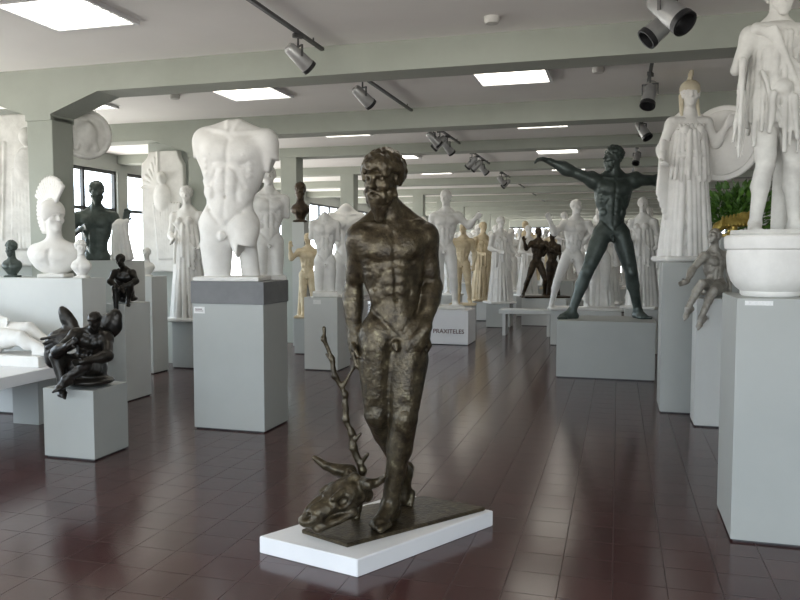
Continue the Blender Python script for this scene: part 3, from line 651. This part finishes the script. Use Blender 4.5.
def put_bust(name,label,x,y,z,s,mat,rot=0,h=.012,**k):
    B,HB=bust(s,**k)
    statue(name,label,[('body',B.mesh('body',h,zcut=0.),mat),('helmet' if k.get('helmet') else 'hair',HB.mesh('hair',h*.8),mat)],(x,y,z),rot,cat='bust')
x,y=rw(-5.33,6.27); put_bust('helmeted_bust','white plaster bust with tall crested helmet',x,y,1.35,1.20,'plaster',helmet=True,face=(1.,-.8,-.05),wide=.20,h=.009)
x,y=rw(-5.83,6.25); put_bust('bearded_bust','small dark bronze bearded head on plinth',x,y,1.35,.60,'bronze_green',beard=True,wide=.12,h=.008)
x,y=rw(-4.97,6.20); put_bust('plaster_bust','small white plaster bust of curly haired youth',x,y,1.35,.60,'plaster',face=(.8,-1,0),h=.009,wide=.12)
put_bust('youth_bust','small white plaster youth bust on white pedestal',-3.36,10.1,1.28,.62,'plaster',h=.012,wide=.13)
put_bust('dark_bust','small dark bronze bust on very tall narrow pedestal',-1.68,12.9,2.1,1.1,'bronze_brown',h=.02,wide=.10,beard=True)
pedc(-3.50,9.1,.75,.4,1.5,'white pedestal under dark half figure',mat='ped_light')
P=SP(1.05,-1.0,head=(.03,-.05,1.73),pel=(0,0,1.0),elL=(-.30,-.08,1.22),wrL=(-.06,-.30,1.30),elR=(.30,-.08,1.24),wrR=(.36,-.12,1.40),knL=None,knR=None,face=(.5,-1,-.3))
B=Sdf();HB=Sdf(); human(B,P,1.0,HB=HB,beard=True,rmin=.013)
statue('half_figure_bronze','dark green bronze bearded man shown from waist up',[('body',B.mesh('body',.014,zcut=0.),'bronze_green'),('hair_and_beard',HB.mesh('hair',.012),'bronze_green')],(-3.64,9.15,1.5),.05)
B=Sdf(); skirt(B,(0,0,.42),(0.02,0,.02),.07,.05,.12,.07,12,.018,k=.006,seed=8); B.cap((-.05,0,.4),(.09,0,.46),.04,.03)
o=obj('plaster_drapery_fragment',B.mesh('fr',.011,noise=.006,nf=14,zcut=0.),'plaster',loc=(-3.27,8.90,1.5)); tag(o,'white plaster fragment of draped figure beside dark half figure','statue fragment')
# ------------------------------------------------------------ generic figures library
LIB={}
def lib(key,h,fn):
    if key not in LIB: LIB[key]=fn(h)
    return LIB[key]
def g_youth(h,arms=0,**k):
    kw=[dict(elL=(-.27,.0,1.18),wrL=(-.30,-.2,1.02),elR=(.25,.03,1.17),wrR=(.22,-.03,.92)),
        dict(elL=(-.36,-.05,1.30),wrL=(-.38,-.12,1.54),hL=(.2,-.3,1),elR=(.26,.03,1.17),wrR=(.24,-.06,.92)),
        dict(elL=(-.25,.03,1.17),wrL=(-.2,-.12,.98),elR=(.36,-.02,1.30),wrR=(.46,-.20,1.42))][arms]
    kw.update(k)
    P=SP(1,0,neck=(.01,0,1.53),pel=(-.02,0,.98),hipL=(-.11,0,.94),hipR=(.07,0,.92),knR=(.12,-.08,.50),anR=(.16,.06,.10),face=(-.5 if arms else .4,-1,-.1),**kw)
    B=Sdf(); human(B,P,1.,rmin=.014,ls=1.1,ar=1.1,ra=1.4,cw=1.05); B.cap((-.20,.12,0),(-.16,.07,.75),.07,.055,k=.03); B.box((0,.02,.02),(.3,.22,.03))
    return B.mesh('youth',h,zcut=0.)
def g_draped(h,seed=1,arm=0):
    P=SP(1,0,elL=(-.25,.0,1.18),wrL=(-.12,-.2,1.12),elR=(.26,.0,1.18),wrR=(.30,-.2,1.05+.3*arm),face=(.3,-1,-.1))
    B=Sdf(); human(B,P,.97,fem=True,nude=False,rmin=.014)
    skirt(B,(0,0,1.03),(0,.02,.06),.15,.11,.25,.19,20,.032,k=.008,seed=seed); skirt(B,(0,0,1.32),(.02,-.01,.80),.15,.115,.21,.15,15,.026,k=.008,seed=seed+1,jag=.2)
    for i in range(5): B.cap((-.16+.03*i,-.10,1.35),(.16,-.13,1.0-.07*i),.018,k=.010)
    B.box((0,.02,.02),(.3,.24,.03))
    return B.mesh('draped',h,zcut=0.)
def g_torso(h,hd=False):
    P=SP(1,-.45,elL=(-.22,.02,1.28),wrL=None,elR=(.22,.02,1.26),wrR=None,anL=None,anR=None,neckstub=1)
    if not hd: P['head']=None
    B=Sdf(); human(B,P,1.,cw=1.1,ra=1.2,ww=1.05); B.box((0,.0,.03),(.2,.15,.04)); B.cap((0,.05,0),(0,.05,.4),.09,k=.02)
    return B.mesh('torso',h,zcut=0.)
def g_group(h):
    B=Sdf()
    P=SP(1,0,elL=(-.36,-.1,1.3),wrL=(-.44,-.18,1.50),elR=(.3,-.1,1.25),wrR=(.45,-.1,1.2),pel=(-.05,0,.93),hipL=(-.14,0,.9),hipR=(.04,0,.88),knL=(-.3,-.1,.5),anL=(-.38,.1,.09),knR=(.16,-.1,.48),anR=(.2,.1,.09),face=(.6,-1,0))
    human(B,P,1.,rmin=.014,ls=1.12,ar=1.1,ra=1.4)
    Q={}
    for k_,v in SP(.95,0,elL=(-.3,-.1,1.2),wrL=(-.2,-.2,1.35),face=(-1,-.5,0)).items():
        Q[k_]=v if v is None or k_ in('tL','tR','face','hup') else np.array(v)+A(.42,.15,0)
    human(B,Q,.95,rmin=.014,ls=1.12,ra=1.4); B.box((.2,.05,.02),(.62,.28,.03)); skirt(B,(.42,.2,.9),(.45,.2,.05),.14,.08,.2,.1,10,.03,k=.008,seed=9)
    return B.mesh('group',h,zcut=0.)
def g_seated(h):
    P=dict(head=(.0,-.10,1.22),neck=(0,-.02,1.03),pel=(0,.05,.48),shL=(-.19,0,.96),shR=(.19,0,.96),elL=(-.27,-.1,.68),wrL=(-.16,-.36,.62),elR=(.28,-.08,.70),wrR=(.2,-.36,.58),
      hipL=(-.09,.02,.46),hipR=(.09,.02,.46),knL=(-.15,-.42,.52),anL=(-.12,-.40,.09),knR=(.16,-.40,.50),anR=(.14,-.28,.09),tL=(-.2,-1,0),tR=(.2,-1,0),face=(-.4,-1,-.3),hup=(0,0,1))
    B=Sdf(); human(B,P,1.,rmin=.014); B.box((0,.12,.2),(.26,.22,.21),rd=.04); skirt(B,(0,-.1,.5),(0,-.12,.1),.2,.2,.26,.26,14,.035,seed=4); B.box((0,-.05,.02),(.34,.42,.03))
    return B.mesh('seated',h,zcut=0.)
def sfig(name,label,key,fn,h,x,y,z,sc,mat,rot=0,cat='statue',group=None):
    me=lib(key,h,fn).copy(); me.materials.clear(); me.materials.append(M[mat])
    o=obj(name,me,None,loc=(x,y,z),rot=(0,0,rot)); o.scale=(sc,)*3 if not hasattr(sc,'__len__') else sc; return tag(o,label,cat,group)
Y0=lambda h:g_youth(h,0); Y1=lambda h:g_youth(h,1); Y2=lambda h:g_youth(h,2)
D1=lambda h:g_draped(h,1); D2=lambda h:g_draped(h,7,1)
sfig('youth_torso_statue','small white plaster youth torso with head on grey pedestal','th',lambda h:g_torso(h,True),.013,-1.38,8.05,1.29,.86,'plaster',.2)
sfig('standing_torso','small white plaster headless male torso beside caption card','t',g_torso,.013,-1.03,10.44,.99,(.85,.85,.98),'plaster',.1)
sfig('standing_torso','white plaster headless male torso on white pedestal','t',g_torso,.013,-.82,11.6,.87,1.24,'plaster',.1)
sfig('beige_statue','beige toned plaster nude youth on grey plinth','y1',Y1,.016,-1.45,12,.56,.72,'plaster_beige')
sfig('draped_statue','white plaster draped woman on grey plinth','d1',D1,.014,-2.93,10.52,.65,1.0,'plaster',-.2)
def textmesh(t,size):
    c=bpy.data.curves.new('txt','FONT'); c.body=t; c.size=size; c.extrude=.002; c.align_x='CENTER'; c.offset=.0008
    o=bpy.data.objects.new('txt',c); COL.objects.link(o); bpy.context.view_layer.update()
    m=bpy.data.meshes.new_from_object(o.evaluated_get(bpy.context.evaluated_depsgraph_get())); bpy.data.objects.remove(o); return m
tm=textmesh('PRAXITELES',.104)
tm.transform(Matrix.Translation(Vector((.035,-.353,.20)))@Matrix.Rotation(math.radians(90),4,'X'))
pedc(.90,13.4,.76,.7,.6,'white plinth lettered PRAXITELES under plaster youth',mat='white',parts=[('lettering',tm,'ink')])
sfig('youth_statue','white plaster nude youth on lettered white plinth','y2',Y2,.015,.80,13.4,.6,1.12,'plaster')
far=[(1.36,16.4,.45,.95,'y1','plaster_beige'),(1.95,17.9,.45,1.0,'d2','plaster_beige'),(2.54,20.2,.55,.95,'g','plaster'),(3.4,21.7,.6,.9,'d1','plaster'),
     (3.02,13.1,.6,1.02,'g','plaster'),(3.95,14.6,.6,1.0,'d2','plaster'),(5.0,15.4,.5,1.08,'d1','plaster'),(4.5,17.4,.5,1.05,'y2','plaster'),(5.7,17.5,.5,1.1,'g','plaster'),
     (1.6,25,.5,1.,'y0','plaster'),(2.5,26,.5,1.,'d2','plaster'),(3.5,25.5,.5,1.,'g','plaster'),(4.8,25,.5,1.,'y2','plaster'),(5.6,26,.5,1.,'d1','plaster'),(6.7,25,.5,1.,'y0','plaster'),
     (4.6,31,.5,1.,'g','plaster'),(6.0,32,.5,1.,'d2','plaster'),(7.2,31,.5,1.,'y2','plaster'),(8.2,30,.5,1.,'d1','plaster'),(5.9,20.5,.6,1.05,'y0','plaster'),(4.9,12.6,.5,1.1,'d2','plaster'),(6.6,13.,.5,1.1,'y1','plaster'),
     (.55,18.5,.5,1.05,'d1','plaster'),(-.3,16,.5,1.1,'y0','plaster'),(5.2,10.4,.6,1.0,'g','plaster'),
     (1.9,21.9,.7,.8,'s','plaster'),(2.95,22.9,.9,.85,'t','plaster'),(4.5,22.6,.5,1.0,'d1','plaster_beige'),(5.3,23.,.6,1.,'s','plaster'),(3.05,28.6,.5,1.05,'d1','plaster'),(4.1,28,.8,1.,'t','plaster'),(5.2,29,.5,1.,'y1','plaster_beige'),
     (6.3,28,.5,1.,'d2','plaster'),(2.2,29.5,.5,1.,'y2','plaster'),(1.1,22.3,.5,1.,'d2','plaster'),(4.5,20.8,.6,.85,'s','plaster'),(5.0,19.4,.5,1.,'y1','plaster'),(4.75,14.0,.9,.9,'t','plaster'),
     (7.2,27.,.5,1.,'g','plaster'),(5.3,34.,.5,1.,'y0','plaster'),(6.8,34.5,.5,1.,'d1','plaster'),(8.2,34.,.5,1.,'g','plaster'),(3.9,33.,.5,1.,'y1','plaster'),
     (3.85,12.1,.7,.95,'d1','plaster'),(4.35,15.9,.9,1.,'y0','plaster'),(2.15,16.3,.5,1.0,'d1','plaster'),(1.3,19.4,.5,.9,'y2','plaster'),(1.95,23.6,.6,1.05,'g','plaster'),(3.2,19.0,.5,.95,'d2','plaster'),(3.9,23.8,.7,1.,'y2','plaster_beige'),(3.2,31.,.5,1.1,'g','plaster'),
     (4.0,18.6,.9,.9,'d1','plaster'),(4.9,27.2,.6,1.,'d2','plaster_beige')]
FN=dict(y0=Y0,y1=Y1,y2=Y2,d1=D1,d2=D2,g=g_group,s=g_seated,t=g_torso)
NM=dict(y0='youth_statue',y1='youth_statue',y2='youth_statue',d1='draped_statue',d2='draped_statue',g='statue_group',s='seated_statue',t='standing_torso')
LB=dict(y0='plaster nude youth with hand forward on plinth',y1='plaster nude youth with raised forearm on plinth',y2='plaster nude youth reaching out on plinth',d1='plaster woman in long robe on plinth',d2='plaster robed woman lifting hand on plinth',g='plaster group of two nude figures on plinth',s='plaster seated figure in long robe on plinth',t='plaster headless male torso on plinth')
for i,(x,y,h,sc,k,m) in enumerate(far):
    w=.5 if k not in 'gs' else (1.0*sc+.15 if k=='g' else .65)
    cx=x+(0.2*sc if k=='g' else 0)
    pedc(cx,y+.02,w,.55,h,'pale grey plinth under plaster figure',mat='ped_light' if i%3 else 'ped',group='plinths in the cast gallery')
    sfig(NM[k],('beige ' if 'beige' in m else 'white ')+LB[k],k,FN[k],.015,x,y,h,sc,m,-.16+.5*math.sin(i*2.) if k!='g' else -.16,group='plaster casts in the long gallery')
pedc(3.17,16.6,.95,.5,.60,'white plinth under dark bronze group',mat='ped_light')
sfig('bronze_group','dark brown bronze group of two struggling athletes on plinth','g',g_group,.016,3.02,16.6,.60,.82,'bronze_brown',.1)
e=obj('bench',None,None,loc=(2.45,14.6,0),rot=ROT); tag(e,'plain white museum bench on two panel legs','bench')
obj('seat',boxes('s',[(-.52,.52,-.2,.2,.42,.5)],.006),'ped_light',e)
for q in(-1,1): obj('leg',boxes('l',[(q*.42-.03,q*.42+.03,-.18,.18,0,.42)],.004),'ped_light',e)
sb=obj('plaster_base_slab',boxes('sb',[(-.6,.52,-.16,.16,0,.10)],.008),'plaster',loc=(*rw(-5.46,5.72),.57),rot=ROT); tag(sb,'long white plaster slab on display table','base slab')
P=dict(head=(-.62,-.05,.42),neck=(-.48,0,.36),pel=(-.02,0,.14),shL=(-.42,-.17,.28),shR=(-.44,.15,.36),elL=(-.30,-.2,.12),wrL=(-.12,-.16,.06),elR=(-.22,.12,.34),wrR=(-.02,.05,.30),
 hipL=(.02,-.06,.14),hipR=(.02,.06,.18),knL=(.34,-.10,.15),anL=(.50,-.08,.08),tL=(1,0,.1),knR=(.28,.06,.22),anR=(.44,.07,.12),tR=(1,0,0),face=(0,-1,.2))
B=Sdf(); human(B,P,.95,ls=1.1)
x,y=rw(-5.50,5.72); o=obj('reclining_plaster_figure',B.mesh('rec',.012,noise=.003,nf=14,zcut=-.0),'plaster',loc=(x,y,.67),rot=ROT); tag(o,'white plaster nude figure reclining on display table','statue')
B=Sdf(); B.box((0,.05,.85),(.34,.05,.85),rd=.02)
for i in range(10): B.cap((-.05+.03*i,-.01,.2),(-.12+.045*i,-.02,.95),.025,k=.010)
B.ell((.02,-.01,1.05),(.14,.08,.2)); B.ell((.02,-.03,1.32),(.07,.07,.09))
for i in range(7): B.cap((-.05,-.01,1.2),(-.36+.05*i,-.0,1.2+.08*i),.03,.02,k=.006)
B.ell((-.5,0,1.75),(.30,.3,.25),op=-1); B.ell((.45,0,1.75),(.2,.3,.3),op=-1)
x,y=rw(-6.20,9.45); o=obj('winged_relief',B.mesh('rel',.013,noise=.004,nf=10),'plaster',loc=(x,y,1.32),rot=ROT); tag(o,'tall white plaster relief of winged draped figure on wall','relief')
roombox('wall_panel',[(-9,-5.72,6.85,6.95,0,3.15)],'wall')
B=Sdf(); B.box((0,.05,.8),(.55,.05,.8),rd=.02)
for i in range(9): B.cap((.0+.05*i,-.02,.2),(.05+.04*i,-.04,1.0),.03,k=.010)
B.ell((.2,-.02,1.05),(.15,.09,.2)); B.ell((.22,-.04,1.35),(.08,.08,.1))
for i in range(5): B.cap((-.4+.06*i,0,.3),(-.3+.05*i,0,1.3),.02,k=.01)
x,y=rw(-6.16,6.66); o=obj('plaster_relief_slab',B.mesh('rel',.015,noise=.004,nf=10),'plaster_grey',loc=(x,y,1.45),rot=ROT); tag(o,'large white plaster relief slab with draped figures','relief')
B=Sdf(); 
B.ell((0,0,0),(.25,.05,.25),k=.01); 
for i in range(30):
    a=2*math.pi*i/30; B.cap((.235*math.cos(a),-.02,.235*math.sin(a)),(.235*math.cos(a+.2),-.02,.235*math.sin(a+.2)),.024,k=.008)
B.ell((0,-.03,.0),(.11,.07,.14),k=.02); B.ell((.01,-.07,.05),(.06,.05,.07),k=.02); 
for q in (-.1,0,.1): B.cap((q,-.04,-.15),(q*.5,-.05,.0),.02,k=.02)
x,y=rw(-5.24,6.62)
e=statue('hanging_roundel','round white plaster relief medallion hung from ceiling wires',[('relief',B.mesh('round',.011),'plaster_grey'),('hanging_wire',boxes('w',[(-.10,-.096,-.002,.002,.2,.58)]),'darkgrey'),('hanging_wire',boxes('w',[(.096,.10,-.002,.002,.2,.58)]),'darkgrey')],(x-.06,y+.2,2.82),.55,cat='relief')
# ------------------------------------------------------------ plant and gilt ornament
pedc(4.0,8.9,.6,.5,1.55,'tall grey pedestal under leafy plant')
e=obj('potted_plant',None,None,loc=(3.98,9.0,1.55)); tag(e,'bushy green leafy plant in dark pot on pedestal','plant')
obj('pot',lathe('pot',[(.001,0),(.11,0),(.14,.2),(.15,.2),(.15,.23),(.13,.23),(.12,.18),(.001,.18)],30),'black',e)
vs=[];fs=[]
for i in range(750):
    a=random.uniform(0,6.28); el=random.uniform(-.2,1.5); r0=random.uniform(.08,.50)
    c=A(math.cos(a)*math.cos(el)*r0*1.1,math.sin(a)*math.cos(el)*r0,.34+math.sin(el)*r0*.95)
    d=nrm(c-A(0,0,.2)+A(random.uniform(-.2,.2),random.uniform(-.2,.2),-.05)); sdv=nrm(np.cross(d,A(random.uniform(-1,1),random.uniform(-1,1),1))); up_=np.cross(sdv,d)
    L_=random.uniform(.08,.14); b=len(vs)
    vs+= [c,c+d*L_*.4+sdv*L_*.28,c+d*L_*.45-up_*.008,c+d*L_*.4-sdv*L_*.28,c+d*L_-up_*.01]
    fs+= [(b,b+1,b+2),(b,b+2,b+3),(b+1,b+4,b+2),(b+2,b+4,b+3)]
obj('foliage',pyd('fol',vs,fs),'leaf',e)
B=Sdf(); B.ell((-.02,0,.15),(.20,.10,.07),rotf(.2),k=.02); B.ell((.12,0,.20),(.08,.07,.08),k=.02); B.ell((-.02,-.03,.08),(.13,.09,.06),op=-1); B.cap((-.22,-.03,.08),(-.10,-.05,.14),.025,.04,k=.02)
for i in range(8): B.cap((-.16+.04*i,-.09,.13),(-.12+.04*i,-.03,.22+.008*i),.014,k=.006)
B.box((0,0,.02),(.12,.1,.025)); B.cap((0,0,.02),(0,0,.12),.05,k=.02)
pedc(3.66,8.35,.3,.3,1.76,'grey pedestal under gilt ornament')
o=obj('gilt_ornament',B.mesh('gilt',.010,noise=.003,nf=30,zcut=0.),'gold',loc=(3.64,8.35,1.76)); tag(o,'gilded irregular elongated ornament on tall grey pedestal','ornament')
# ------------------------------------------------------------ world, portals, camera
w=bpy.data.worlds.new('World'); bpy.context.scene.world=w; w.use_nodes=True
nt=w.node_tree; N=nt.nodes; L=nt.links; bg=N['Background']
tc=N.new('ShaderNodeTexCoord'); sx=N.new('ShaderNodeSeparateXYZ'); L.new(tc.outputs['Generated'],sx.inputs[0])
rp=N.new('ShaderNodeValToRGB'); rp.color_ramp.elements[0].position=.47; rp.color_ramp.elements[1].position=.53
rp.color_ramp.elements[0].color=(.95,.92,.86,1); rp.color_ramp.elements[1].color=(.74,.87,1,1)
mm=N.new('ShaderNodeMapRange'); mm.inputs['From Min'].default_value=-1; mm.inputs['From Max'].default_value=1
L.new(sx.outputs['Z'],mm.inputs['Value']); L.new(mm.outputs['Result'],rp.inputs['Fac']); L.new(rp.outputs['Color'],bg.inputs['Color'])
bg.inputs['Strength'].default_value=7.9
def portal(b,a,z,sx,sy,dirw):
    l=bpy.data.lights.new('portal','AREA'); l.shape='RECTANGLE'; l.size=sx; l.size_y=sy; l.cycles.is_portal=True
    o=bpy.data.objects.new('window_portal',l); COL.objects.link(o); x,y=rw(b,a); o.location=(x,y,z)
    d=Vector((*rw(*dirw),0)); o.rotation_euler=d.to_track_quat('-Z','Y').to_euler()
portal(B0-.05,(A0+A1)/2,1.95,A1-A0,2.3,(1,0))
portal(-.5,A1-.01,1.7,11,2.4,(0,-1)); portal(-1,A0+.01,1.85,13,2.3,(0,1))
bpy.context.scene.view_settings.view_transform='Standard'
cam=bpy.data.cameras.new('Camera'); co=bpy.data.objects.new('Camera',cam); COL.objects.link(co)
cam.sensor_width=36; cam.lens=34.2; co.location=(0,0,1.6); co.rotation_euler=(math.radians(90-3.61),0,0); cam.clip_end=200
bpy.context.scene.camera=co
